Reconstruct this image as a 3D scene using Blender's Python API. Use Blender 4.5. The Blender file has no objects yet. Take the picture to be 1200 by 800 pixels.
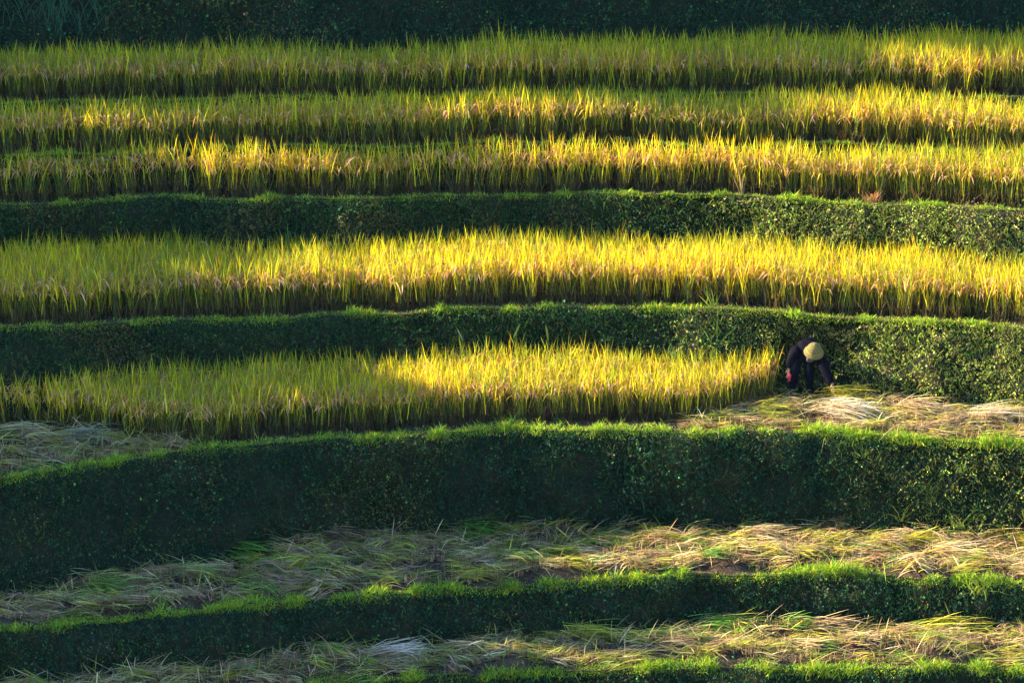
import bpy, math, random
import numpy as np
sc = bpy.context.scene
COL = sc.collection
rng = np.random.default_rng(11)
random.seed(5)
R = math.radians

# ------------------------------------------------------------------ camera
PITCH = R(14); DIST = 72.0; LENS = 135.0
FWD = np.array([0, math.cos(PITCH), -math.sin(PITCH)])
UPV = np.array([0, math.sin(PITCH), math.cos(PITCH)])
CAM = np.array([0, 0, 1.03]) - DIST * FWD
cd = bpy.data.cameras.new('camera'); cam = bpy.data.objects.new('camera', cd); COL.objects.link(cam)
cam.location = CAM; cam.rotation_euler = (R(90) - PITCH, 0, 0)
cd.lens = LENS; cd.sensor_width = 36; cd.clip_start = 0.5; cd.clip_end = 5000
sc.camera = cam

# ------------------------------------------------------------------ light
SUN_EL = R(24); SUN_AZ = R(4.3)          # from the left, a touch behind the slope
S = np.array([-math.cos(SUN_AZ) * math.cos(SUN_EL), math.sin(SUN_AZ) * math.cos(SUN_EL), math.sin(SUN_EL)])
w = bpy.data.worlds.new("World"); sc.world = w; w.use_nodes = True
nt = w.node_tree; bg = nt.nodes['Background']
sky = nt.nodes.new('ShaderNodeTexSky'); sky.sky_type = 'NISHITA'; sky.sun_disc = False
sky.sun_elevation = SUN_EL; sky.sun_rotation = -(math.pi / 2 - SUN_AZ)
sky.air_density = 1.2; sky.dust_density = 0.1; sky.ozone_density = 6.0
nt.links.new(sky.outputs[0], bg.inputs[0]); bg.inputs[1].default_value = 0.12
sd = bpy.data.lights.new('sun', 'SUN'); sun = bpy.data.objects.new('sun', sd); COL.objects.link(sun)
sd.energy = 5.0; sd.angle = R(0.6); sd.color = (1.0, 0.87, 0.60)
from mathutils import Vector
sun.rotation_euler = Vector(S).to_track_quat('Z', 'Y').to_euler()
sun.location = (-60, 0, 40)
sc.view_settings.view_transform = 'Standard'; sc.view_settings.look = 'None'
sc.view_settings.exposure = 2.4; sc.view_settings.gamma = 1
sc.cycles.max_bounces = 5; sc.cycles.transmission_bounces = 4; sc.cycles.diffuse_bounces = 3
sc.cycles.use_denoising = True

# ------------------------------------------------------------------ helpers
def tag(o, label=None, cat=None, group=None, kind=None):
    if label: o['label'] = label
    if cat: o['category'] = cat
    if group: o['group'] = group
    if kind: o['kind'] = kind
    return o

def link(name, me, parent=None):
    o = bpy.data.objects.new(name, me); COL.objects.link(o)
    if parent is not None: o.parent = parent
    return o

def mesh(name, V, faces_loops, sizes, col=None, mats=(), smooth=False):
    me = bpy.data.meshes.new(name)
    V = np.asarray(V, np.float32).reshape(-1, 3)
    L = np.asarray(faces_loops, np.int32).ravel(); sizes = np.asarray(sizes, np.int32).ravel()
    me.vertices.add(len(V)); me.vertices.foreach_set('co', V.ravel())
    me.loops.add(len(L)); me.loops.foreach_set('vertex_index', L)
    me.polygons.add(len(sizes))
    st = np.zeros(len(sizes), np.int32); st[1:] = np.cumsum(sizes)[:-1]
    me.polygons.foreach_set('loop_start', st)
    if smooth: me.polygons.foreach_set('use_smooth', np.ones(len(sizes), bool))
    me.update(calc_edges=True)
    if col is not None:
        a = me.attributes.new('col', 'FLOAT_COLOR', 'POINT')
        c = np.ones((len(V), 4), np.float32); c[:, :3] = col
        a.data.foreach_set('color', c.ravel())
    for m in mats: me.materials.append(m)
    return me

def h2(i, j, s=0):
    v = np.sin(i * 127.1 + j * 311.7 + s * 74.7) * 43758.5453
    return v - np.floor(v)
def vnoise(x, y, s=0):
    x = np.asarray(x, float); y = np.asarray(y, float)
    xi = np.floor(x); yi = np.floor(y); fx = x - xi; fy = y - yi
    fx = fx * fx * (3 - 2 * fx); fy = fy * fy * (3 - 2 * fy)
    a = h2(xi, yi, s); b = h2(xi + 1, yi, s); c = h2(xi, yi + 1, s); d = h2(xi + 1, yi + 1, s)
    return (a + (b - a) * fx) * (1 - fy) + (c + (d - c) * fx) * fy
def fbm(x, y, s=0, o=4):
    t = 0; a = .5
    for k in range(o):
        t = t + a * vnoise(x * 2 ** k, y * 2 ** k, s + 13 * k); a *= .5
    return t / (1 - .5 ** o)

def jitter(c, n, v=.25, hue=.12):
    """n variants of a base colour (albedo variety of single leaves)"""
    c = np.tile(np.asarray(c, float), (n, 1)) if np.ndim(c) == 1 else np.asarray(c, float)
    c = c * np.exp(rng.normal(0, v, (n, 1))) * np.exp(rng.normal(0, hue, (n, 3)))
    return np.clip(c, .002, .95)

class Blades:
    """many curved, tapering strips gathered into one mesh"""
    def __init__(s): s.V = []; s.C = []; s.n = []; s.seg = []
    def add(s, base, az, L, lean, curl, droop, wid, col, prof=(.6, 1, .8), u=(0, .35, .7, 1), phi=None):
        n = len(base)
        if n == 0: return
        L = np.broadcast_to(L, n); lean = np.broadcast_to(lean, n); curl = np.broadcast_to(curl, n)
        droop = np.broadcast_to(droop, n); wid = np.broadcast_to(wid, n)
        if phi is None: phi = rng.uniform(0, math.pi, n)
        wv = np.stack([np.cos(phi), np.sin(phi), np.zeros(n)], 1)
        dh = np.stack([np.cos(az), np.sin(az), np.zeros(n)], 1)
        pts = []
        for k, uu in enumerate(u):
            c = base + dh * ((np.sin(lean) * uu + curl * uu ** 2) * L)[:, None]
            c = c.copy(); c[:, 2] += (np.cos(lean) * uu - droop * uu ** 2.5) * L
            if k < len(u) - 1:
                hw = (wid * prof[k] * .5)[:, None] * wv
                pts += [c - hw, c + hw]
            else: pts += [c]
        P = np.stack(pts, 1)
        s.V.append(P.reshape(-1, 3)); s.C.append(np.repeat(col, P.shape[1], 0)); s.n.append((n, P.shape[1]))
    def build(s, name, mat):
        V = np.concatenate(s.V); C = np.concatenate(s.C); LL = []; SS = []; off = 0
        for n, m in s.n:
            q = []; sz = []
            for k in range((m - 1) // 2 - 1):
                q += [2 * k, 2 * k + 1, 2 * k + 3, 2 * k + 2]; sz.append(4)
            q += [m - 3, m - 2, m - 1]; sz.append(3)
            LL.append((off + np.arange(n)[:, None] * m + np.array(q)[None]).ravel()); SS.append(np.tile(sz, n)); off += n * m
        return mesh(name, V, np.concatenate(LL), np.concatenate(SS), C, (mat,))

class Leaves:
    """small folded leaves: 4 verts, 2 triangles each"""
    def __init__(s): s.V = []; s.C = []
    def add(s, P, N, size, col, tilt=.6):
        n = len(P); N = N + rng.normal(0, tilt, (n, 3)); N /= np.linalg.norm(N, axis=1)[:, None]
        a = rng.normal(0, 1, (n, 3)); a[:, 2] -= .5
        T = a - N * (a * N).sum(1)[:, None]; T /= np.linalg.norm(T, axis=1)[:, None]
        B = np.cross(N, T); size = np.broadcast_to(size, n)[:, None]; asp = rng.uniform(.14, .42, (n, 1))
        v = np.stack([P - T * size * .5, P - B * size * asp + N * size * .12, P + T * size * .5, P + B * size * asp + N * size * .12], 1)
        s.V.append(v.reshape(-1, 3)); s.C.append(np.repeat(col, 4, 0))
    def build(s, name, mat):
        V = np.concatenate(s.V); n = len(V) // 4
        q = np.array([0, 1, 2, 0, 2, 3])
        return mesh(name, V, (np.arange(n)[:, None] * 4 + q[None]).ravel(), np.full(2 * n, 3), np.concatenate(s.C), (mat,))

# ------------------------------------------------------------------ materials
def plant_mat(name, trans=.35, rough=.55, tint=(1.25, 1.1, .55), spec=.25):
    m = bpy.data.materials.new(name); m.use_nodes = True; t = m.node_tree; N = t.nodes; Lk = t.links
    b = N['Principled BSDF']; out = N['Material Output']
    a = N.new('ShaderNodeAttribute'); a.attribute_name = 'col'
    b.inputs['Roughness'].default_value = rough; b.inputs['Specular IOR Level'].default_value = spec
    Lk.new(a.outputs['Color'], b.inputs['Base Color'])
    mul = N.new('ShaderNodeMix'); mul.data_type = 'RGBA'; mul.blend_type = 'MULTIPLY'; mul.inputs[0].default_value = 1
    Lk.new(a.outputs['Color'], mul.inputs[6]); mul.inputs[7].default_value = (*tint, 1)
    tr = N.new('ShaderNodeBsdfTranslucent'); Lk.new(mul.outputs[2], tr.inputs['Color'])
    mx = N.new('ShaderNodeMixShader'); mx.inputs[0].default_value = trans
    Lk.new(b.outputs[0], mx.inputs[1]); Lk.new(tr.outputs[0], mx.inputs[2]); Lk.new(mx.outputs[0], out.inputs['Surface'])
    return m
def soil_mat(name, c1, c2, c3, scale=2.0, bump=.6):
    m = bpy.data.materials.new(name); m.use_nodes = True; t = m.node_tree; N = t.nodes; Lk = t.links
    b = N['Principled BSDF']; b.inputs['Roughness'].default_value = .95; b.inputs['Specular IOR Level'].default_value = .03
    tc = N.new('ShaderNodeTexCoord')
    n1 = N.new('ShaderNodeTexNoise'); n1.inputs['Scale'].default_value = scale; n1.inputs['Detail'].default_value = 8
    n2 = N.new('ShaderNodeTexNoise'); n2.inputs['Scale'].default_value = scale * 9; n2.inputs['Detail'].default_value = 6
    Lk.new(tc.outputs['Object'], n1.inputs['Vector']); Lk.new(tc.outputs['Object'], n2.inputs['Vector'])
    r = N.new('ShaderNodeValToRGB'); r.color_ramp.elements[0].position = .35; r.color_ramp.elements[0].color = (*c1, 1)
    r.color_ramp.elements[1].position = .62; r.color_ramp.elements[1].color = (*c2, 1)
    Lk.new(n1.outputs[0], r.inputs[0])
    mx = N.new('ShaderNodeMix'); mx.data_type = 'RGBA'; Lk.new(r.outputs[0], mx.inputs[6]); mx.inputs[7].default_value = (*c3, 1)
    r2 = N.new('ShaderNodeValToRGB'); r2.color_ramp.elements[0].position = .5; r2.color_ramp.elements[1].position = .7
    Lk.new(n2.outputs[0], r2.inputs[0]); Lk.new(r2.outputs[0], mx.inputs[0]); Lk.new(mx.outputs[2], b.inputs['Base Color'])
    bp = N.new('ShaderNodeBump'); bp.inputs['Strength'].default_value = bump; bp.inputs['Distance'].default_value = .05
    Lk.new(n2.outputs[0], bp.inputs['Height']); Lk.new(bp.outputs[0], b.inputs['Normal'])
    return m
def cloth_mat(name, c, rough=.85, scale=60, var=.5):
    m = bpy.data.materials.new(name); m.use_nodes = True; t = m.node_tree; N = t.nodes; Lk = t.links
    b = N['Principled BSDF']; b.inputs['Roughness'].default_value = rough; b.inputs['Specular IOR Level'].default_value = .04
    n = N.new('ShaderNodeTexNoise'); n.inputs['Scale'].default_value = scale; n.inputs['Detail'].default_value = 4
    tc = N.new('ShaderNodeTexCoord'); Lk.new(tc.outputs['Object'], n.inputs['Vector'])
    r = N.new('ShaderNodeValToRGB'); r.color_ramp.elements[0].position = .3; r.color_ramp.elements[1].position = .7
    r.color_ramp.elements[0].color = (*[v * (1 - var) for v in c], 1); r.color_ramp.elements[1].color = (*[min(1, v * (1 + var)) for v in c], 1)
    Lk.new(n.outputs[0], r.inputs[0]); Lk.new(r.outputs[0], b.inputs['Base Color'])
    bp = N.new('ShaderNodeBump'); bp.inputs['Strength'].default_value = .4; bp.inputs['Distance'].default_value = .01
    Lk.new(n.outputs[0], bp.inputs['Height']); Lk.new(bp.outputs[0], b.inputs['Normal'])
    return m
hz = bpy.data.materials.new('haze'); hz.use_nodes = True; hz.node_tree.nodes.clear()
_o = hz.node_tree.nodes.new('ShaderNodeOutputMaterial'); _v = hz.node_tree.nodes.new('ShaderNodeVolumePrincipled')
_v.inputs['Color'].default_value = (.25, .65, 1, 1); _v.inputs['Density'].default_value = .000035
hz.node_tree.links.new(_v.outputs[0], _o.inputs['Volume'])
M_RICE = plant_mat('rice_leaf', .46, .55, (1.25, 1.08, .4), .1)
M_WEED = plant_mat('bank_leaf', .2, .7, (1.1, 1.1, .5), .06)
M_GRASS = plant_mat('lip_grass', .42, .6, (1.15, 1.15, .4), .1)
M_STRAW = plant_mat('cut_straw', .2, .6, (1.1, 1, .6), .12)
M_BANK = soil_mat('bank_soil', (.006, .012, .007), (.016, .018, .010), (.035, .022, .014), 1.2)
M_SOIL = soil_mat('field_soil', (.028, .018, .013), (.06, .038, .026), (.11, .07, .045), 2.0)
M_HILL = soil_mat('hill_grass', (.03, .05, .015), (.06, .08, .025), (.08, .07, .03), .3)
M_BARK = soil_mat('bark', (.05, .035, .025), (.09, .07, .05), (.12, .1, .08), 6)

# ------------------------------------------------------------------ terrace layout (measured once, then plain world curves)
CX = np.array([0, 200, 400, 600, 800, 1000, 1200.])
def ray(px, py):
    d = FWD + UPV * ((400 - py) / 1200 * 36 / LENS); return d + np.array([(px - 600) / 1200 * 36 / LENS, 0, 0])
def at_z(px, py, z):
    d = ray(px, py); return CAM + d * (z - CAM[2]) / d[2]
LIP = {1: [124, 120, 115, 112, 110, 109, 113], 2: [184, 177, 171, 170, 170, 172, 178], 3: [240, 234, 231, 227, 229, 237, 249],
       4: [390, 376, 366, 362, 363, 371, 385], 5: [564, 527, 513, 505, 505, 509, 521], 6: [742, 717, 701, 687, 677, 675, 682],
       7: [838, 820, 800, 787, 784, 783, 786]}
BASE = {1: [106, 102, 98, 94, 88, 84, 82], 2: [171, 163, 155, 151, 151, 154, 160], 3: [231, 219, 212, 209, 212, 216, 222],
        4: [341, 326, 321, 320, 323, 329, 340], 5: [496, 476, 463, 460, 461, 469, 480], 6: [706, 667, 636, 626, 624, 626, 634],
        7: [812, 795, 764, 746, 732, 729, 731], 8: [890, 876, 858, 848, 842, 842, 846]}
Z = {0: 9.2, 1: 4.69, 2: 3.98, 3: 3.18, 4: 1.57, 5: 0., 6: -1.90, 7: -2.83, 8: -3.78}
XG = np.arange(-60, 40.01, .1)
def curve(pys, z, seed, slopeL, slopeR):
    p = np.array([at_z(x, y, z) for x, y in zip(CX, pys)])
    xs = np.concatenate([[-60, -16], p[:, 0], [15, 40]])
    ys = np.concatenate([[p[0, 1] - slopeL * 6.5 - 2, p[0, 1] - slopeL * 6.5], p[:, 1], [p[-1, 1] - slopeR * 6, p[-1, 1] - slopeR * 26]])
    y = np.interp(XG, xs, ys)
    k = np.hanning(25); k /= k.sum()
    yp = np.pad(y, 12, mode='edge'); y = np.convolve(yp, k, 'valid')
    y += (fbm(XG * .9, XG * 0 + seed, seed, 4) - .5) * .42
    return y
LY = {k: curve(v, Z[k], k, .38 if k < 6 else .25, .25) for k, v in LIP.items()}
BY = {k: curve(v, Z[k], 20 + k, .38 if k < 6 else .25, .25) for k, v in BASE.items()}
LY[0] = BY[1] + 1.6
for k in range(0, 8): BY[k + 1] = np.minimum(BY[k + 1], LY[k] - .12)
for k in range(1, 8): LY[k] = np.minimum(LY[k], BY[k] - .55)
BY[2] = np.minimum(BY[2], LY[1] - .12); 
LY[8] = BY[8] - 2.5
def ly(k, x): return np.interp(x, XG, LY[k])
def by(k, x): return np.interp(x, XG, BY[k])
def ez(k, x): return (fbm(x * .45, x * 0 + k, 400 + k, 3) - .5) * .2
def gz(k, x, y): return Z[k] + ez(k, x) + (fbm(x * 1.3, y * 1.3, 40 + k, 3) - .5) * .10 + (np.clip(fbm(x * 1.1, y * 2.2, 300 + k, 3) - .42, 0, 1) * (.6 if k > 5 else .3 * ((x > 4) | (x < -6)) if k == 5 else 0))

def bank_pt(k, x, t):
    """bank below tread k, t = 0 at the lip, 1 at the foot"""
    H = Z[k] - Z[k + 1]
    y = ly(k, x) * (1 - t) + by(k + 1, x) * t; z = (Z[k] + ez(k, x)) * (1 - t) + (Z[k + 1] + ez(k + 1, x)) * t
    f = np.sin(np.clip(t, 0, 1) * math.pi) ** .5
    a = (fbm(x * .55, t * H * .7, 60 + k, 3) - .5) * .6 + (fbm(x * 2.4, t * H * 2.4, 80 + k, 4) - .45) * .42
    a = a * (1 + .9 * np.clip((x - 2.5) / 3, 0, 1) * (k in (3, 4)) + .5 * np.clip((x - 5) / 2, 0, 1) * (k == 5))
    return x, y - f * (a - .55 * np.exp(-((x - 5.7) / .75) ** 2) * (k == 4)) * min(1, H), z
def grid_mesh(name, X, Y, Zz, mat):
    n, m = X.shape; V = np.stack([X, Y, Zz], -1).reshape(-1, 3)
    i = np.arange(n - 1)[:, None] * m + np.arange(m - 1)[None]
    q = np.stack([i, i + m, i + m + 1, i + 1], -1).reshape(-1)
    return mesh(name, V, q, np.full((n - 1) * (m - 1), 4), None, (mat,), True)

xs = np.concatenate([np.arange(-58, -14, .5), np.arange(-14, 14, .1), np.arange(14, 38, .5)])
for k in range(0, 8):
    t = np.linspace(0, 1, 22)
    X, T = np.meshgrid(xs, t, indexing='ij')
    bx, byy, bz = bank_pt(k, X, T)
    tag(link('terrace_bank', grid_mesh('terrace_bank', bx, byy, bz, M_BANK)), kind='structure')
for k in range(1, 9):
    t = np.linspace(0, 1, 14)
    X, T = np.meshgrid(xs, t, indexing='ij')
    Y = (by(k, X) + .35) * (1 - T) + ly(k, X) * T
    E_ = np.clip((1 - T) * 8, 0, 1)
    Zt = Z[k] + ez(k, X) + (gz(k, X, Y) - Z[k] - ez(k, X)) * E_
    tag(link('terrace_ground', grid_mesh('terrace_ground', X, Y, Zt, M_SOIL)), kind='structure')
# hillside going on above the top bank and down to the valley floor in front
X, T = np.meshgrid(np.concatenate([np.linspace(-250, -62, 12), np.linspace(-58, 37.9, 60), np.linspace(42, 250, 12)]), np.linspace(0, 1, 40), indexing='ij')
Yh = ly(0, X) + T ** 1.6 * 140
tag(link('upper_hillside', grid_mesh('upper_hillside', X, Yh, Z[0] + (Yh - ly(0, X)) * .45 + (fbm(X * .02, Yh * .02, 3) - .5) * 12 * T, M_HILL)), kind='structure')
Yv = ly(8, X) - T ** 1.6 * 220
tag(link('valley_ground', grid_mesh('valley_ground', X, Yv, Z[8] - 30 * (1 - np.exp(-(ly(8, X) - Yv) * .02)), M_HILL)), kind='structure')

# ------------------------------------------------------------------ rice
GREEN = (.21, .24, .020); YELL = (.60, .495, .018); GOLD = (.66, .40, .06); TAN = (.62, .34, .20); BROWN = (.10, .062, .035); STEM = (.075, .085, .03)
XL, XR = -11.6, 11.3
def scatter(front, back, x0=XL, x1=XR, dx=.15, dy=.175):
    gx, gy = np.meshgrid(np.arange(x0, x1, dx), np.arange(-12, 12, dy), indexing='ij')
    gx = gx.ravel() + rng.normal(0, .05, gx.size); gy = gy.ravel() + rng.normal(0, .05, gy.size)
    ok = (gy > front(gx)) & (gy < back(gx)); return gx[ok], gy[ok]
def rice_field(k, front, back, label, hh=.92, x1=XR, gold=.5):
    x, y = scatter(front, back, x1=x1); n = len(x)
    if n == 0: return
    P = np.stack([x, y, gz(k, x, y) - .02], 1)
    # patchy ripeness and height across the field
    ripe = np.clip(gold + (fbm(x * .35, y * .8, 90 + k, 3) - .5) * 1.6 + rng.normal(0, .12, n), 0, 1)
    H = hh * (1 + (fbm(x * .8, y * .8, 100 + k, 2) - .5) * .22 + rng.normal(0, .05, n))
    B = Blades()
    def rep(m, spread=.05):
        i = np.repeat(np.arange(n), m); b = P[i] + np.concatenate([rng.normal(0, spread, (n * m, 2)), np.zeros((n * m, 1))], 1)
        return i, b, n * m
    # upright leaves
    i, b, N = rep(12)
    az = rng.uniform(0, 2 * math.pi, N); Lf = H[i] * rng.uniform(.62, 1.08, N)
    mixv = (rng.random(N) < ripe[i] * .75)[:, None]
    c = np.where(mixv, np.array(YELL), np.array(GREEN)); c = jitter(c, N, .32, .12)
    low = rng.random(N) < .6; c[low] = jitter(STEM, int(low.sum()), .3, .1); b[~low, 2] += H[i][~low] * .18; Lf[~low] *= .82; Lf[low] *= .72
    B.add(b, az, Lf, rng.uniform(.02, .22, N), rng.uniform(0, .22, N), rng.uniform(0, .18, N), rng.uniform(.008, .018, N), c, (.55, 1, .75))
    # flag leaves at the top, stiff and pointed
    i, b, N = rep(6, .07); b[:, 2] += H[i] * rng.uniform(.45, .62, N)
    c = np.where((rng.random(N) < ripe[i] * .8 + .1)[:, None], np.array(YELL), np.array(GREEN) * 1.15)
    B.add(b, rng.uniform(0, 2 * math.pi, N), H[i] * rng.uniform(.36, .56, N), rng.uniform(.02, .3, N), rng.uniform(0, .2, N), 0, rng.uniform(.010, .020, N), jitter(c, N, .3, .12), (.8, 1, .7))
    # drooping panicles heavy with grain
    i, b, N = rep(10, .07); b[:, 2] += H[i] * rng.uniform(.50, .76, N)
    c = np.where((rng.random(N) < .6)[:, None], np.array(TAN), np.array(GOLD))
    B.add(b, rng.uniform(0, 2 * math.pi, N), H[i] * rng.uniform(.18, .28, N), rng.uniform(.1, .5, N), rng.uniform(.3, .7, N), rng.uniform(.8, 1.6, N), rng.uniform(.017, .030, N), jitter(c, N, .22, .08), (.2, .7, 1), (0, .4, .7, 1))
    # dead lower leaves and stems
    i, b, N = rep(7, .05)
    B.add(b, rng.uniform(0, 2 * math.pi, N), H[i] * rng.uniform(.3, .6, N), rng.uniform(.05, .5, N), rng.uniform(0, .4, N), rng.uniform(.0, .6, N), rng.uniform(.012, .022, N), jitter(BROWN, N, .35, .1))
    o = link('rice_crop', B.build('rice_crop', M_RICE)); tag(o, label, 'rice', None, 'stuff')
def pxy(k, pts):
    q = np.array([at_z(a, b, Z[k]) for a, b in pts]); return lambda x: np.interp(x, q[:, 0], q[:, 1])
rice_field(1, lambda x: ly(1, x) + .18, lambda x: by(1, x) - .05, 'topmost band of standing rice below the dark bank, mostly shaded', .95, gold=.48)
rice_field(2, lambda x: ly(2, x) + .15, lambda x: by(2, x) - .02, 'narrow second band of standing rice from the top', .93, gold=.48)
rice_field(3, lambda x: ly(3, x) + .22, lambda x: by(3, x) - .05, 'third band of ripening rice from the top, bright yellow from its left third on', 1.02, gold=.56)
rice_field(4, lambda x: ly(4, x) + .30, lambda x: by(4, x) - .05, 'broad fourth band of golden rice reaching right across above the farmer', 1.0, gold=.52)
f5 = pxy(5, [(-300, 506), (0, 503), (100, 506), (170, 514), (230, 517), (400, 504), (600, 496), (780, 494), (830, 490), (870, 478), (915, 466), (935, 440)])
rice_field(5, lambda x: np.maximum(f5(x), ly(5, x) + .22), lambda x: by(5, x) - .08, 'lowest band of standing yellow rice, ending just left of the bent farmer', .97, x1=at_z(915, 468, 0)[0], gold=.52)

# ------------------------------------------------------------------ banks: leafy cover and grass lips
def bank_normal(k, x, t):
    e = .03
    a = np.stack(bank_pt(k, x + e, t), 1) - np.stack(bank_pt(k, x - e, t), 1)
    b = np.stack(bank_pt(k, x, np.clip(t + e, 0, 1)), 1) - np.stack(bank_pt(k, x, np.clip(t - e, 0, 1)), 1)
    n = np.cross(b, a); n /= np.linalg.norm(n, axis=1)[:, None]
    n[n[:, 1] > 0] *= -1
    return n
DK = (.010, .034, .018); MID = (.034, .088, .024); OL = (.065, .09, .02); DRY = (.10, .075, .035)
BANKTXT = {0: 'dark leafy growth covering the tall bank along the top', 1: 'weeds on the low bank under the topmost rice', 2: 'weeds on the low bank under the second rice band',
           3: 'leafy weeds on the bank below the third rice band', 4: 'leafy weeds on the bank behind the bent farmer',
           5: 'low dark weeds on the tallest bank below the farmer', 6: 'low weeds on the bank between the two lower straw fields', 7: 'weeds on the lowest bank at the bottom edge'}
for k in range(0, 8):
    H = Z[k] - Z[k + 1]; dens = {0: 800, 1: 400, 2: 400, 7: 900}.get(k, 1250)
    n = int(dens * (XR - XL) * H * (.75 if k == 0 else 1))
    x = rng.uniform(XL, XR, n); t = rng.uniform(0, 1, n) if k else rng.uniform(.25, 1, n)
    keep = fbm(x * 1.6, t * H * 1.6, 120 + k, 3) > .22 + .10 * rng.random(n) * (k != 0)
    x, t = x[keep], t[keep]; n = len(x)
    P = np.stack(bank_pt(k, x, t), 1); Nn = bank_normal(k, x, t)
    cl = fbm(x * 2.5, t * H * 2.5, 140 + k, 3)
    P += Nn * (rng.uniform(0, .05, n) + np.clip(cl - .42, 0, 1) * .8)[:, None]
    sp = fbm(x * 1.1, t * H * 1.1, 160 + k, 2)[:, None]; r = rng.random((n, 1)) + (sp - .5) * 1.1
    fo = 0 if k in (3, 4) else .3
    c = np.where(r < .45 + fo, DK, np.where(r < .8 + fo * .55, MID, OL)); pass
    sun_tone = (np.clip((x - 1.5) / 4, 0, 1) * (k in (3, 4)) + .45 * np.clip((x - 6) / 2, 0, 1) * (k == 5))[:, None]  # sunlight on the right bank ends put into the colour as lighter leaves
    c = np.where(rng.random((n, 1)) < sun_tone * .92, np.where(rng.random((n, 1)) < .62, (.20, .24, .04), np.where(rng.random((n, 1)) < .55, (.26, .29, .045), (.30, .21, .11))), c)
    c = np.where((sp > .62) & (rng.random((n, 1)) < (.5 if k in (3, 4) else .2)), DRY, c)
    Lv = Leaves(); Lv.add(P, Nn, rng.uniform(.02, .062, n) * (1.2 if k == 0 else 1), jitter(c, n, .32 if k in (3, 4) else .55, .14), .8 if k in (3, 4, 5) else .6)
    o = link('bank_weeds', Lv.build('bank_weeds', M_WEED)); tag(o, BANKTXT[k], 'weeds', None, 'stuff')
    # blades hanging or growing out of the bank
    m = int((200 if k == 0 else 420 if k in (3, 4, 5) else 260) * (XR - XL) * H * (.6 if k == 0 else 1)); x = rng.uniform(XL, XR, m); t = rng.beta(1, 1.4, m) if k else rng.uniform(.25, 1, m)
    P = np.stack(bank_pt(k, x, t), 1); B = Blades()
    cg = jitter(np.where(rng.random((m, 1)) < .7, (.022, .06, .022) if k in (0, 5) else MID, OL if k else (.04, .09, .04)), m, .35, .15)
    sun_blade = rng.random(m) < (np.clip((x - 1.5) / 4, 0, 1) * (k in (3, 4)) + .6 * np.clip((x - 5.5) / 2, 0, 1) * (k == 5)) * .8  # blades at the right also painted lighter, as if lit by the sun
    cg[sun_blade] = jitter((.24, .28, .045), int(sun_blade.sum()), .3, .12)
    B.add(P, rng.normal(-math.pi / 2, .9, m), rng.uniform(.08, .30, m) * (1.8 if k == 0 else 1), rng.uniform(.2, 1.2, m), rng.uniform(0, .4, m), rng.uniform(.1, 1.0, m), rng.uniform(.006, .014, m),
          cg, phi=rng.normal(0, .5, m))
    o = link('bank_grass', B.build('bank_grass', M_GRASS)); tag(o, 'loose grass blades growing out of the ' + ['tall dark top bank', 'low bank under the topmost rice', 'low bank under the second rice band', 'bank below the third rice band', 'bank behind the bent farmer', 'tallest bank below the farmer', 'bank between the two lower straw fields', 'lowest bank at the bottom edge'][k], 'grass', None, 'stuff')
LIPTXT = {1: 'thin grass edge under the topmost rice', 2: 'thin grass edge under the second rice band', 3: 'green grass edge under the third rice band', 4: 'green grass edge along the top of the bank behind the farmer',
          5: 'bright green grass edge just in front of the farmer', 6: 'bright yellow green grass edge of the upper straw field', 7: 'grass edge of the lowest straw field'}
for k in range(1, 8):
    m = int((1300 if k > 4 else 650) * (XR - XL) * (.5 if k < 3 else 1)); x = rng.uniform(XL, XR, m)
    q = rng.normal(0, 1, m); d = {1: .06, 2: .06, 3: .10, 4: .12}.get(k, .16)
    q = np.where(q < 0, q * .28, q); y = ly(k, x) + .02 + q * d; z = np.where(q < 0, Z[k] + q * d * 1.1, Z[k] + .01) + ez(k, x)
    clump = fbm(x * 3, q * .3, 180 + k, 3)
    B = Blades(); P = np.stack([x, y, z], 1)
    hgt = rng.uniform(.04, .15, m) * (.08 + 3.2 * clump ** 2.4) * (1.25 if k > 4 else .9)
    c = np.where(rng.random((m, 1)) < .55, (.15, .31, .035), (.42, .50, .035)); c = np.where(rng.random((m, 1)) < .12, (.38, .30, .10), c)
    B.add(P, rng.normal(-math.pi / 2, 1.3, m), hgt, rng.uniform(.05, .7, m), rng.uniform(0, .5, m), rng.uniform(0, .7, m), rng.uniform(.007, .014, m), jitter(c, m, .25, .1), (.8, 1), (0, .5, 1))
    o = link('grass_edge', B.build('grass_edge', M_GRASS)); tag(o, LIPTXT[k], 'grass', None, 'stuff')

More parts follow.
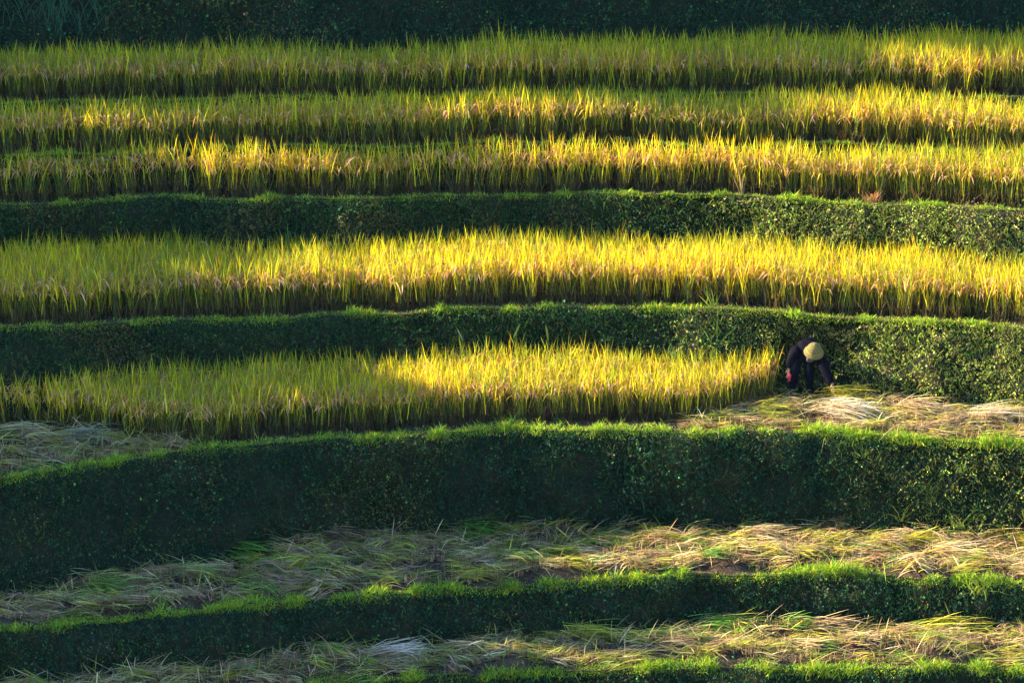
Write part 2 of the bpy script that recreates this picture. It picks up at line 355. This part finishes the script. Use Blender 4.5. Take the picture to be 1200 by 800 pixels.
# ------------------------------------------------------------------ cut rice on the harvested terraces
PALE = (.54, .37, .18); OLIVE = (.24, .23, .035); SYEL = (.46, .40, .04); SGRN = (.11, .24, .03); STAN = (.30, .18, .10)
def bundle(B, c, az, n, L, spread, pile, pal, elv=83, esd=.15):
    """a swath of n stalks laid in direction az around c"""
    dv = np.array([math.cos(az), math.sin(az)]); pv = np.array([-dv[1], dv[0]])
    a = rng.normal(0, spread, n); al = rng.normal(0, L * .22, n) - L * .5
    P = np.zeros((n, 3)); P[:, :2] = c[:2] + pv * a[:, None] + dv * al[:, None]
    P[:, 2] = c[2] + rng.random(n) * pile * np.exp(-(a / (spread * 1.3)) ** 2) + .01
    ang = az + rng.normal(0, .22, n) + a / spread * rng.normal(0, .06)
    pr = np.array([p[0] for p in pal]); pr /= pr.sum(); main = rng.choice(len(pal), p=pr)
    i = np.where(rng.random(n) < .68, main, rng.choice(len(pal), n, p=pr)); col = np.array([p[1] for p in pal])[i]
    B.add(P, ang, L * rng.uniform(.7, 1.2, n), R(elv) + rng.normal(0, esd, n), 0, rng.uniform(0, .45, n), rng.uniform(.010, .028, n), jitter(col, n, .38, .1), (.7, 1, .9), phi=ang + math.pi / 2 + rng.normal(0, .25, n))
def straw_field(k, front, back, x0, x1, label, dens=2.6, pal=None, seed=1, L0=.43, pile=.15, n0=34):
    B = Blades(); m = int(dens * (x1 - x0) * 2.2)
    cnt = 0
    for _ in range(m * 3):
        x = rng.uniform(x0, x1); f, b = front(x), back(x)
        if b - f < .15: continue
        if rng.random() > (b - f) / 2.5: continue
        y = rng.uniform(f, b)
        az = rng.normal(-.06, .36) + (math.pi if rng.random() < .45 else 0)
        pp = pal(x) if callable(pal) else pal
        bundle(B, (x, y, gz(k, x, y)), az, int(n0 * rng.uniform(.5, 1.4)), L0 * rng.uniform(.8, 1.2), rng.uniform(.05, .13), pile * rng.uniform(.4, 1.2), pp)
    # loose stalks thrown across
    n = int(120 * (x1 - x0)); x = rng.uniform(x0, x1, n); f = front(x); b = back(x); y = f + (b - f) * rng.random(n); ok = b - f > .1
    x, y = x[ok], y[ok]; n = len(x); az = rng.uniform(0, 2 * math.pi, n)
    B.add(np.stack([x, y, gz(k, x, y) + rng.uniform(.02, .2, n)], 1), az, rng.uniform(.3, .7, n), R(80) + rng.normal(0, .2, n), 0, rng.uniform(0, .3, n), rng.uniform(.006, .014, n), jitter(np.where(rng.random((n, 1)) < .35, PALE, OLIVE), n, .3, .08), phi=az + math.pi / 2)
    o = link('cut_rice', B.build('cut_rice', M_STRAW)); tag(o, label, 'cut rice', None, 'stuff')
    # stubble
    B = Blades(); gx, gy = scatter(front, back, x0, x1, .2, .2); n = len(gx); i = np.repeat(np.arange(n), 16); N = len(i)
    P = np.stack([gx[i], gy[i], gz(k, gx[i], gy[i]) - .01], 1); P[:, :2] += rng.normal(0, .035, (N, 2))
    B.add(P, rng.uniform(0, 6.3, N), rng.uniform(.06, .2, N), rng.uniform(0, .5, N), 0, 0, rng.uniform(.008, .016, N), jitter(np.where(rng.random((N, 1)) < .45, STAN, BROWN), N, .35, .1), (1, .9), (0, .6, 1))
    o = link('rice_stubble', B.build('rice_stubble', M_STRAW)); tag(o, label.replace('cut rice', 'short brown stubble').replace('stalks', 'stumps'), 'stubble', None, 'stuff')
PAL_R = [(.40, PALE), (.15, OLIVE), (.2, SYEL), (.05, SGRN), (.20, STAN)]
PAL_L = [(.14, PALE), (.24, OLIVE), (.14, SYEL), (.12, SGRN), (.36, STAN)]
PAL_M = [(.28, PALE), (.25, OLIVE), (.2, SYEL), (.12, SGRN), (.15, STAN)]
xe = at_z(860, 480, 0)[0]
straw_field(5, lambda x: np.maximum(ly(5, x) + .2, 0 * x - 9), lambda x: np.minimum(by(5, x) - .05, np.interp(x, [xe - .9, xe + .8], [-2.1, .3])), xe - .9, XR, 'cut rice stalks spread over the ground in front of the farmer', pal=PAL_R, dens=4.2)
straw_field(5, lambda x: ly(5, x) + .2, lambda x: np.minimum(f5(x) - .05, by(5, x) - .05), XL, at_z(230, 516, 0)[0], 'cut rice stalks in the pocket beside the rice at the far left', pal=PAL_L, dens=4.2)
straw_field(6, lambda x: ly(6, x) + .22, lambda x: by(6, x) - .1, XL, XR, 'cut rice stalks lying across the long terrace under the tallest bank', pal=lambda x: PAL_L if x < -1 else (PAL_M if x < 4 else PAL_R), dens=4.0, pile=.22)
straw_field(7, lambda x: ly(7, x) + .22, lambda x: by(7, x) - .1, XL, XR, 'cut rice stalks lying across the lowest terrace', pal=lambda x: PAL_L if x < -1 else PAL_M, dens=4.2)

# ------------------------------------------------------------------ farmer
def skin_mesh(name, verts, edges, mats, sub=2, smooth=True):
    """verts: (x, y, z, rx, ry); grown with the Skin modifier and baked"""
    me = bpy.data.meshes.new(name); me.from_pydata([v[:3] for v in verts], edges, [])
    o = bpy.data.objects.new(name, me); COL.objects.link(o)
    s = o.modifiers.new('skin', 'SKIN'); s.use_smooth_shade = True
    if not me.skin_vertices: me.skin_vertices.new()
    sv = me.skin_vertices[0].data
    for i, v in enumerate(verts):
        sv[i].radius = (v[3], v[4] if len(v) > 4 else v[3]); sv[i].use_root = (i == 0)
    b = o.modifiers.new('sub', 'SUBSURF'); b.levels = b.render_levels = sub
    dg = bpy.context.evaluated_depsgraph_get(); ev = o.evaluated_get(dg)
    me2 = bpy.data.meshes.new_from_object(ev); me2.name = name
    bpy.data.objects.remove(o); bpy.data.meshes.remove(me)
    for m in mats: me2.materials.append(m)
    for p in me2.polygons: p.use_smooth = True
    return me2
def lathe(name, prof, mat, n=28, wob=0):
    V = []; F = []
    for j, (r, z) in enumerate(prof):
        for i in range(n):
            a = 2 * math.pi * i / n; rr = r * (1 + wob * math.sin(3 * a + j) * .5)
            V.append((rr * math.cos(a), rr * math.sin(a), z + wob * r * math.sin(2 * a)))
    for j in range(len(prof) - 1):
        for i in range(n): F.append((j * n + i, j * n + (i + 1) % n, (j + 1) * n + (i + 1) % n, (j + 1) * n + i))
    me = bpy.data.meshes.new(name); me.from_pydata(V, [], F); me.materials.append(mat)
    for p in me.polygons: p.use_smooth = True
    return me
M_SKIN = cloth_mat('skin', (.25, .13, .08), .5, 20, .15); M_JACKET = cloth_mat('jacket_cloth', (.0055, .004, .009), .9, 14, .4)
M_TROU = cloth_mat('trouser_cloth', (.005, .0055, .011), .9, 14, .4); M_SHIRT = cloth_mat('shirt_cloth', (.08, .07, .065), .85, 20, .3)
M_HAT = cloth_mat('hat_weave', (.125, .10, .036), .8, 40, .25); M_BAND = cloth_mat('hat_band', (.20, .16, .07), .8, 40, .2)
M_RED = cloth_mat('red_cloth', (.55, .03, .05), .8, 30, .3); M_BLACK = cloth_mat('black_hair', (.012, .01, .01), .5, 60, .3)
M_SHOE = cloth_mat('boot_rubber', (.02, .02, .02), .5, 10, .2); M_WOOD = cloth_mat('handle_wood', (.2, .12, .06), .6, 30, .3)
M_STEEL = cloth_mat('blade_steel', (.3, .3, .3), .35, 30, .2); M_STEEL.node_tree.nodes['Principled BSDF'].inputs['Metallic'].default_value = .8
fx, fy = at_z(948, 462, 0)[:2]; fy -= .32; fx -= .05
person = bpy.data.objects.new('person', None); COL.objects.link(person); person.location = (fx, fy, .055)
tag(person, 'person bent double in dark jacket and khaki brimmed hat cutting rice beside the bank', 'person')
def finger_chain(V, E, root, wrist, dirv, side):
    dirv = np.array(dirv, float); dirv /= np.linalg.norm(dirv); side = np.array(side, float); side /= np.linalg.norm(side)
    palm = np.array(wrist) + dirv * .07; V.append((*palm, .032, .018)); pi_ = len(V) - 1; E.append((root, pi_))
    nrm = np.cross(dirv, side)
    for j, (off, ln) in enumerate([(-.028, .06), (-.01, .07), (.01, .066), (.027, .052)]):
        a = palm + side * off + dirv * .03; b = a + dirv * ln * .5 + nrm * .008; c = b + dirv * ln * .3 + nrm * .03
        i0 = len(V); V += [(*a, .010), (*b, .009), (*c, .008)]; E += [(pi_, i0), (i0, i0 + 1), (i0 + 1, i0 + 2)]
    a = np.array(wrist) + dirv * .03 - side * .035; b = a + dirv * .03 - side * .02 + nrm * .02
    i0 = len(V); V += [(*a, .011), (*b, .009)]; E += [(root, i0), (i0, i0 + 1)]
# body (0 pelvis)
V = [(-.09, .24, .80, .11), (-.04, .08, .94, .10), (.0, -.14, .97, .10), (.05, -.27, .965, .06), (.07, -.35, .945, .075), (.08, -.43, .90, .085), (.085, -.47, .83, .06)]
E = [(0, 1), (1, 2), (2, 3), (3, 4), (4, 5), (5, 6)]
def limb(pts, root):
    p = root
    for v in pts: V.append(v); E.append((p, len(V) - 1)); p = len(V) - 1
    return p
lh = limb([(-.20, -.16, .93, .05), (-.30, -.17, .86, .045), (-.37, -.2, .70, .04), (-.385, -.24, .56, .028)], 2)
finger_chain(V, E, lh, V[lh][:3], (-.05, -.1, -1), (1, -.3, 0))
rh = limb([(.19, -.19, .88, .05), (.28, -.24, .78, .05), (.36, -.30, .55, .04), (.43, -.38, .32, .028)], 2)
finger_chain(V, E, rh, V[rh][:3], (.15, -.3, -1), (1, 0, .2))
la = limb([(-.20, .22, .73, .085), (-.26, .10, .42, .06), (-.27, .20, .10, .04), (-.28, .10, .04, .04), (-.29, .02, .03, .03)], 0)
ra = limb([(.02, .22, .73, .085), (.05, .08, .42, .06), (.04, .20, .10, .04), (.04, .10, .04, .04), (.04, .02, .03, .03)], 0)
link('body', skin_mesh('body', V, E, [M_SKIN]), person)
# nose, ears and hair
V = []; 
link('hair', skin_mesh('hair', [(.075, -.36, .965, .09), (.08, -.42, .96, .085), (.06, -.30, .93, .05)], [(0, 1), (0, 2)], [M_BLACK]), person)
link('nose', skin_mesh('nose', [(.085, -.52, .85, .016), (.085, -.535, .875, .01)], [(0, 1)], [M_SKIN], 1), person)
for s in (-1, 1): link('ear', skin_mesh('ear', [(.08 + s * .088, -.41, .89, .012, .022), (.08 + s * .092, -.40, .92, .010, .018)], [(0, 1)], [M_SKIN], 1), person)
# jacket: torso and sleeves, with a flap hanging open and folds
V = [(-.10, .24, .78, .12, .12), (-.08, .16, .86, .17, .15), (-.05, .0, .965, .215, .17), (-.01, -.14, .975, .21, .15), (.03, -.24, .96, .12, .1)]; E = [(0, 1), (1, 2), (2, 3), (3, 4)]
limb([(-.20, -.15, .95, .12), (-.28, -.17, .89, .105), (-.34, -.18, .76, .085), (-.375, -.21, .66, .062), (-.385, -.235, .58, .052)], 3)
limb([(.17, -.18, .88, .13), (.22, -.22, .76, .125), (.28, -.27, .62, .11), (.35, -.31, .46, .09), (.41, -.37, .32, .06)], 3)
V.append((.0, -.2, .84, .15, .09)); E.append((3, len(V) - 1)); a_ = len(V) - 1
V.append((-.01, -.16, .72, .13, .07)); E.append((a_, len(V) - 1))
V.append((-.13, -.17, .84, .07, .045)); E.append((2, len(V) - 1)); a_ = len(V) - 1
V.append((-.17, -.16, .70, .06, .02)); E.append((a_, len(V) - 1))
V.append((.14, -.2, .78, .09, .05)); E.append((3, len(V) - 1)); a_ = len(V) - 1
V.append((.19, -.2, .58, .10, .025)); E.append((a_, len(V) - 1))
link('jacket', skin_mesh('jacket', V, E, [M_JACKET]), person)
link('shirt', skin_mesh('shirt', [(.03, -.30, .88, .07, .05), (.02, -.27, .80, .09, .06), (.0, -.2, .70, .08, .05)], [(0, 1), (1, 2)], [M_SHIRT]), person)
V = [(-.09, .20, .76, .14, .12)]; E = []
limb([(-.19, .2, .70, .12), (-.22, .13, .55, .105), (-.245, .09, .42, .092), (-.27, .14, .28, .075), (-.275, .18, .14, .07), (-.275, .19, .07, .066)], 0)
limb([(.01, .2, .70, .12), (.03, .12, .55, .105), (.04, .08, .42, .092), (.05, .13, .28, .078), (.045, .18, .14, .072), (.045, .19, .07, .068)], 0)
link('trousers', skin_mesh('trousers', V, E, [M_TROU]), person)
for sx in (-.275, .045):
    link('boot', skin_mesh('boot', [(sx, .19, .09, .052), (sx, .18, .045, .05), (sx - .005, .08, .04, .045), (sx - .008, -.01, .033, .036)], [(0, 1), (1, 2), (2, 3)], [M_SHOE]), person)
# hat: domed crown, band and a sloping round brim
hat = link('hat', lathe('hat', [(.18, -.045), (.20, -.055), (.207, -.048), (.185, -.02), (.162, -.002), (.157, .012), (.153, .04), (.142, .08), (.118, .122), (.085, .152), (.045, .170), (.015, .175), (.012, .186), (.001, .188)], M_HAT, 36, .02), person)
hat.location = (.065, -.46, .99); hat.rotation_euler = (R(34), R(4), 0); hat.scale = (.92, .92, .95)
bnd = link('hat_band', lathe('hat_band', [(.157, .010), (.161, .012), (.159, .032), (.153, .034)], M_BAND, 36, .02), hat)
# things held
rag = link('red_cloth', skin_mesh('red_cloth', [(-.37, -.27, .49, .03, .025), (-.355, -.28, .42, .038, .02), (-.378, -.27, .37, .026, .014), (-.35, -.26, .33, .018, .010), (-.395, -.27, .33, .014, .008)], [(0, 1), (1, 2), (2, 3), (2, 4)], [M_RED]))
rag.location = (fx, fy, .075); tag(rag, 'red cloth hanging from the bent person\'s hand nearest the standing rice', 'cloth')
sk = bpy.data.objects.new('sickle', None); COL.objects.link(sk); sk.location = (fx + .47, fy - .44, .20)
tag(sk, 'small curved sickle held low in the bent person\'s hand nearest the bank', 'sickle')
link('handle', skin_mesh('handle', [(0, 0, 0, .014), (.03, -.06, -.03, .013), (.05, -.10, -.05, .011)], [(0, 1), (1, 2)], [M_WOOD], 1), sk)
link('blade', skin_mesh('blade', [(.05, -.10, -.05, .004, .012), (.07, -.18, -.04, .003, .014), (.03, -.26, -.01, .003, .012), (-.05, -.29, .01, .002, .006)], [(0, 1), (1, 2), (2, 3)], [M_STEEL], 1), sk)

# ------------------------------------------------------------------ single plants and sheaves that stand out
def stalk(k, px, py, spec, label, cat='weed', name='tall_weed', z=None, group=None, mat=None):
    zz = Z[k] if z is None else z; p = at_z(px, py, zz)
    if z is not None:                       # rooted in the face of the bank below tread b
        b = max(j for j in range(0, 8) if Z[j] >= z - .01); t = (Z[b] - z) / (Z[b] - Z[b + 1])
        _, yb, zb = bank_pt(b, np.array([p[0]]), np.array([t])); p = np.array([p[0], yb[0] - .04, zb[0]]); zz = zb[0]
    B = Blades()
    for (dx, az, L, lean, curl, droop, wd, c, b0) in spec:
        B.add(np.array([[p[0] + dx, p[1], zz + b0]]), np.array([az]), L, lean, curl, droop, wd, jitter(c, 1, .1, .05), phi=np.array([rng.normal(0, .4)]))
    o = link(name, B.build(name, mat or M_GRASS)); tag(o, label, cat, group)
    return o
G1 = (.12, .24, .04); G2 = (.24, .30, .05); PS = (.32, .23, .12)
PI = math.pi
def tuft(k, px, py, n, L, label, c=G1, spread=.9, wd=.02, name='grass_tuft', cat='grass tuft', z=None):
    sp = [(rng.normal(0, .06), rng.choice([0, PI]) + rng.normal(0, .5), L * rng.uniform(.6, 1.1), abs(rng.normal(0, .35)) * spread, rng.uniform(0, .4) * spread, rng.uniform(0, .5) * spread, wd * rng.uniform(.7, 1.2), c, 0) for _ in range(n)]
    return stalk(k, px, py, sp, label, cat, name, z)
stalk(5, 838, 464, [(0, 0, 1.45, .02, 0, 0, .03, G1, 0), (-.02, PI, .62, .35, .1, .1, .028, G1, .85), (.02, 0, .75, .62, .1, .2, .026, G1, .95), (-.03, PI, .5, .15, .0, .0, .024, G2, .7), (0, 0, .4, .1, 0, 0, .02, G1, 1.2)], 'tall forked green reed rising above the rice left of the farmer')
stalk(5, 602, 462, [(0, 0, 1.35, .04, 0, 0, .025, G1, 0), (0, 0, .3, .4, 0, 0, .04, G2, 1.1), (0, PI, .5, .9, .1, .2, .022, G1, .8)], 'green seeding grass stalk standing above the fifth rice band near its middle')
stalk(5, 644, 462, [(0, PI, 1.3, .03, 0, 0, .018, G1, 0), (-.03, PI, .35, .1, .05, .1, .04, G2, 1.05)], 'thin seed head rising above the rice right of the forked seeding stalk')
stalk(5, 545, 462, [(0, PI, 1.3, .05, 0, 0, .018, (.2, .24, .12), 0), (-.05, PI, .3, .3, .1, .1, .03, (.3, .32, .2), 1.05), (0, PI, .45, .8, .2, .3, .022, (.3, .36, .25), .75)], 'pale thin seed stalk above the rice with one leaf bent left')
tuft(5, 668, 462, 7, 1.25, 'slender dark green weed leaning over the rice below the third bank', G1, .5, .02, 'tall_weed', 'weed')
tuft(4, 342, 330, 9, 1.15, 'bright green weed clump poking above the fourth rice band', G1, .4, .025, 'tall_weed', 'weed')
tuft(2, 345, 158, 8, 1.15, 'green grassy weed standing between second and third rice bands', G2, .8, .025, 'tall_weed', 'weed')
tuft(5, 72, 478, 7, 1.3, 'lone green shoot in front of the shaded bank at far left', G1, .3, .025, 'tall_weed', 'weed')
tuft(1, 897, 88, 22, 1.35, 'dark green reed clump in the topmost rice against the dark bank', (.05, .14, .05), .45, .025, 'reed_clump', 'reeds')
stalk(0, 50, 40, [(rng.normal(0, .55), rng.choice([0, PI]), rng.uniform(.5, 1.1), abs(rng.normal(0, .25)), rng.uniform(0, .3), rng.uniform(0, .4), .014, (.035, .10, .06), rng.uniform(-.3, .3)) for _ in range(70)], 'faint teal reeds on the dark bank at the upper left corner', 'reeds', 'reed_clump', z=5.9)
tuft(4, 835, 362, 12, .5, 'bright upright grass tuft on the bank edge above the forked reed', G2, .7, .016)
tuft(3, 1068, 236, 9, .6, 'green grass tuft on the bank edge right of the brown clump', G1, .8, .016)
tuft(3, 870, 229, 7, .7, 'dry pale stalk clump on the edge of the third rice band', PS, .25, .018)
tuft(3, 1022, 237, 40, .26, 'small rusty brown dead clump on the green edge of the third band', (.42, .20, .10), 1.2, .016, 'dead_clump', 'dead plant')
tuft(8, 1150, 700, 30, .5, 'bright bladed grass fan hanging over the lower bank near the right edge', G2, 1.7, .02, 'grass_tuft', 'grass tuft', z=-2.1)
stalk(7, 1168, 730, [(0, 0, .75, .45, .1, .1, .03, G2, 0), (0, PI, .5, .75, .2, .2, .03, G2, 0), (-.05, 0, .7, .05, 0, 0, .03, (.34, .36, .03), 0), (-.02, PI, .55, .12, 0, 0, .03, (.34, .36, .03), 0)], 'bright yellow green reed leaves at the foot of the lower bank, far right')
stalk(6, 870, 622, [(-.3, 0, .62, 1.0, .1, .1, .03, SYEL, .02), (-.2, 0, .5, .7, .2, .2, .028, SYEL, .02), (-.1, 0, .6, 1.2, .1, .1, .028, G2, .04), (-.4, 0, .5, 1.0, .2, .2, .028, G2, .02)], 'yellow rice leaves sticking up at the foot of the tallest bank')
stalk(4, 960, 400, [(.0, 0, .55, .75, 0, 0, .014, PS, 0), (-.05, 0, .5, 1.0, .05, .0, .012, PS, -.1)], 'dry pale stick leaning out of the bank just above the hat', 'stick', 'dry_stick', z=.9)
tuft(5, 62, 500, 16, .42, 'yellow leaf tuft sprouting from cut rice at the far left', SYEL, 1.2, .02, 'grass_tuft', 'grass tuft')
tuft(5, 843, 494, 7, .45, 'lone yellowing sprout on the brown ground left of the cut rice', SYEL, .8, .018, 'grass_tuft', 'grass tuft')

for px, py, zz, n, L, c, lab in [
    (1095, 590, -1.0, 12, .42, G2, 'bright bladed tuft halfway down the right end of the tallest bank'),
    (1125, 545, -.55, 14, .40, G2, 'sunlit fan of grass high on the tallest bank, right of the middle tuft'),
    (1172, 548, -.55, 12, .42, G1, 'green blade cluster near the right edge on the tallest bank'),
    (1060, 620, -1.55, 10, .45, SYEL, 'yellowish tuft at the foot of the tallest bank, right part'),
    (1010, 535, -.4, 9, .34, G2, 'small hanging tuft just under the bright grass edge below the farmer'),
    (1130, 628, -1.6, 16, .55, G2, 'upright bright sprout at the foot of the tallest bank near the right edge')]:
    tuft(5, px, py, n, L, lab, c, 1.5, .018, z=zz)

def sheaf(k, px, py, az, n, L, pal, label, pile=.28, spread=.10):
    B = Blades(); p = at_z(px, py, Z[k]); bundle(B, (p[0], p[1], Z[k] + .08), az, n // 2, L * .8, spread * 1.2, pile, pal, 84, .10)
    o = link('rice_sheaf', B.build('rice_sheaf', M_STRAW)); tag(o, label, 'sheaf', 'sheaves of cut rice laid on the terraces')
PP = [(.7, (.66, .54, .38)), (.3, PALE)]; PY = [(.7, SYEL), (.3, OLIVE)]; PG = [(.7, SGRN), (.3, OLIVE)]; PT = [(.7, STAN), (.3, PALE)]; PB = [(.5, (.22, .25, .15)), (.3, STAN), (.2, PALE)]
for a in [
    (5, 905, 489, .25, 120, .7, PY, 'yellow green sheaf just in front of the farmer\'s feet'),
    (5, 1000, 492, -.35, 260, .95, PP, 'pale bleached sheaf slanting right of the farmer'),
    (5, 1090, 490, -.3, 260, 1.0, PP, 'palest whitish sheaf midway between farmer and right edge'),
    (5, 1170, 496, -.12, 240, .9, PP, 'bleached sheaf at the right edge on the farmer\'s terrace'),
    (5, 1000, 474, .1, 200, .8, PY, 'yellow sheaf pushed against the foot of the lit bank'),
    (5, 30, 516, .3, 220, .8, PB, 'bluish pale sheaf at the left edge beside the rice'),
    (5, 105, 522, .35, 220, .8, PB, 'grey green slanting sheaf in the far left straw pocket'),
    (6, 130, 700, .05, 220, .8, PG, 'green sheaf low at the left end of the long straw terrace'),
    (6, 290, 655, -.1, 240, .9, PG, 'green sheaf at the foot of the shaded tall bank'),
    (6, 395, 640, -.2, 240, .9, PT, 'brownish sheaf near the foot of the tall bank, left of centre'),
    (6, 560, 632, -.15, 260, 1.0, PG, 'large green sheaf under the middle of the tall bank'),
    (6, 660, 660, .02, 260, .9, PY, 'glowing yellow sheaf in the middle of the long straw terrace'),
    (6, 900, 640, -.25, 260, .95, PB, 'grey green sheaf right of the yellow leaves under the tall bank'),
    (6, 1090, 645, .2, 260, .9, PY, 'yellow sheaf right of centre on the long straw terrace'),
    (6, 1130, 660, -.1, 240, .9, PP, 'pale straw sheaf near the right end of the long terrace'),
    (7, 700, 755, -.2, 260, 1.0, PY, 'yellow green sheaf on the lowest terrace, middle'),
    (7, 860, 745, -.05, 260, 1.0, PG, 'light green sheaf on the lowest terrace right of the middle'),
    (7, 980, 745, .1, 260, .9, PT, 'tan sheaf on the lowest terrace near the right end'),
    (7, 1120, 748, -.05, 260, 1.0, PY, 'yellow green sheaf at the right end of the lowest terrace'),
    (7, 470, 775, .3, 260, .9, PP, 'greyish pale sheaf on the lowest terrace, left of centre')]: sheaf(*a)

# ------------------------------------------------------------------ wooded spur out of frame on the left; its ridge shades the left of the terraces
def ridge(y): return np.interp(np.asarray(y), [-30, -9.4, -6.4, -5.6, -2.4, -1.1, .7, 3.1, 4.1, 5.1, 6.6, 8.3, 10.1, 14, 30], [0, 6.5, 9.0, 9.8, 10.8, 11.8, 11.7, 12.0, 12.5, 14.3, 18.2, 20.6, 23.0, 25, 33])
Yg, Xg = np.meshgrid(np.linspace(-32, 40, 70), np.linspace(-40, -18, 24), indexing='ij')
prof = np.clip(1 - np.abs((Xg + 27) / 9.0) ** 1.6, -.6, 1)
Zg = (ridge(Yg) - .9 + 6) * np.maximum(prof, 0) - 6 + (fbm(Xg * .3, Yg * .3, 7) - .5) * .6
tag(link('wooded_spur', grid_mesh('wooded_spur', Xg, Yg, Zg, M_HILL)), kind='structure')
def tree(x, y, top, cr, label):
    base = ridge(y) - 2.6; root = bpy.data.objects.new('broadleaf_tree', None); COL.objects.link(root); root.location = (x, y, base)
    h = top - base
    V = [(0, 0, -.3, .14), (.05, .02, h * .35, .10), (-.05, .05, h * .6, .07), (.04, 0, h * .85, .03)]; E = [(0, 1), (1, 2), (2, 3)]
    for j in range(5):
        a = j * 2.4; zz = h * (.4 + .1 * j); V.append((math.cos(a) * cr * .6, math.sin(a) * cr * .6, zz + cr * .3, .025)); E.append((1 if j < 2 else 2, len(V) - 1))
    link('trunk', skin_mesh('trunk', V, E, [M_BARK], 1), root)
    n = 2600; c = rng.integers(0, 16, n); cc = rng.normal(0, 1, (16, 3)); cc /= np.linalg.norm(cc, axis=1)[:, None]; cc *= rng.uniform(.3, .8, (16, 1)) * np.array([cr, cr, h * .33])
    P = cc[c] + rng.normal(0, .22, (n, 3)) * cr * .8 + np.array([0, 0, h * .62]); P[:, 2] = np.minimum(P[:, 2], h)
    Lv = Leaves(); Lv.add(P, rng.normal(0, 1, (n, 3)), rng.uniform(.12, .24, n), jitter((.05, .09, .02), n, .3, .1)); link('crown', Lv.build('crown', M_WEED), root)
    tag(root, label, 'tree', 'trees on the ridge left of the terraces')
ORD = ['first', 'second', 'third', 'fourth', 'fifth', 'sixth', 'seventh', 'eighth', 'ninth', 'tenth', 'eleventh', 'twelfth', 'thirteenth']
for i in range(13):
    y = -7.5 + i * 1.45 + random.uniform(-.2, .2)
    tree(-26 + random.uniform(-.5, .5), y, float(ridge(y)) + random.uniform(-.1, .35), random.uniform(.9, 1.15), 'small broadleaf tree on the ridge left of the terraces, ' + ORD[i] + ' counted from the valley side')

# ------------------------------------------------------------------ thin evening haze over the valley
bx_ = [(x, y, z) for x in (-262, 262) for y in (-270, 190) for z in (-40, 95)]
hm = bpy.data.meshes.new('haze'); hm.from_pydata(bx_, [], [(0, 1, 3, 2), (4, 6, 7, 5), (0, 4, 5, 1), (2, 3, 7, 6), (0, 2, 6, 4), (1, 5, 7, 3)]); hm.materials.append(hz)
tag(link('haze', hm), 'thin bluish haze hanging in the air over the terraces', 'haze', None, 'stuff')
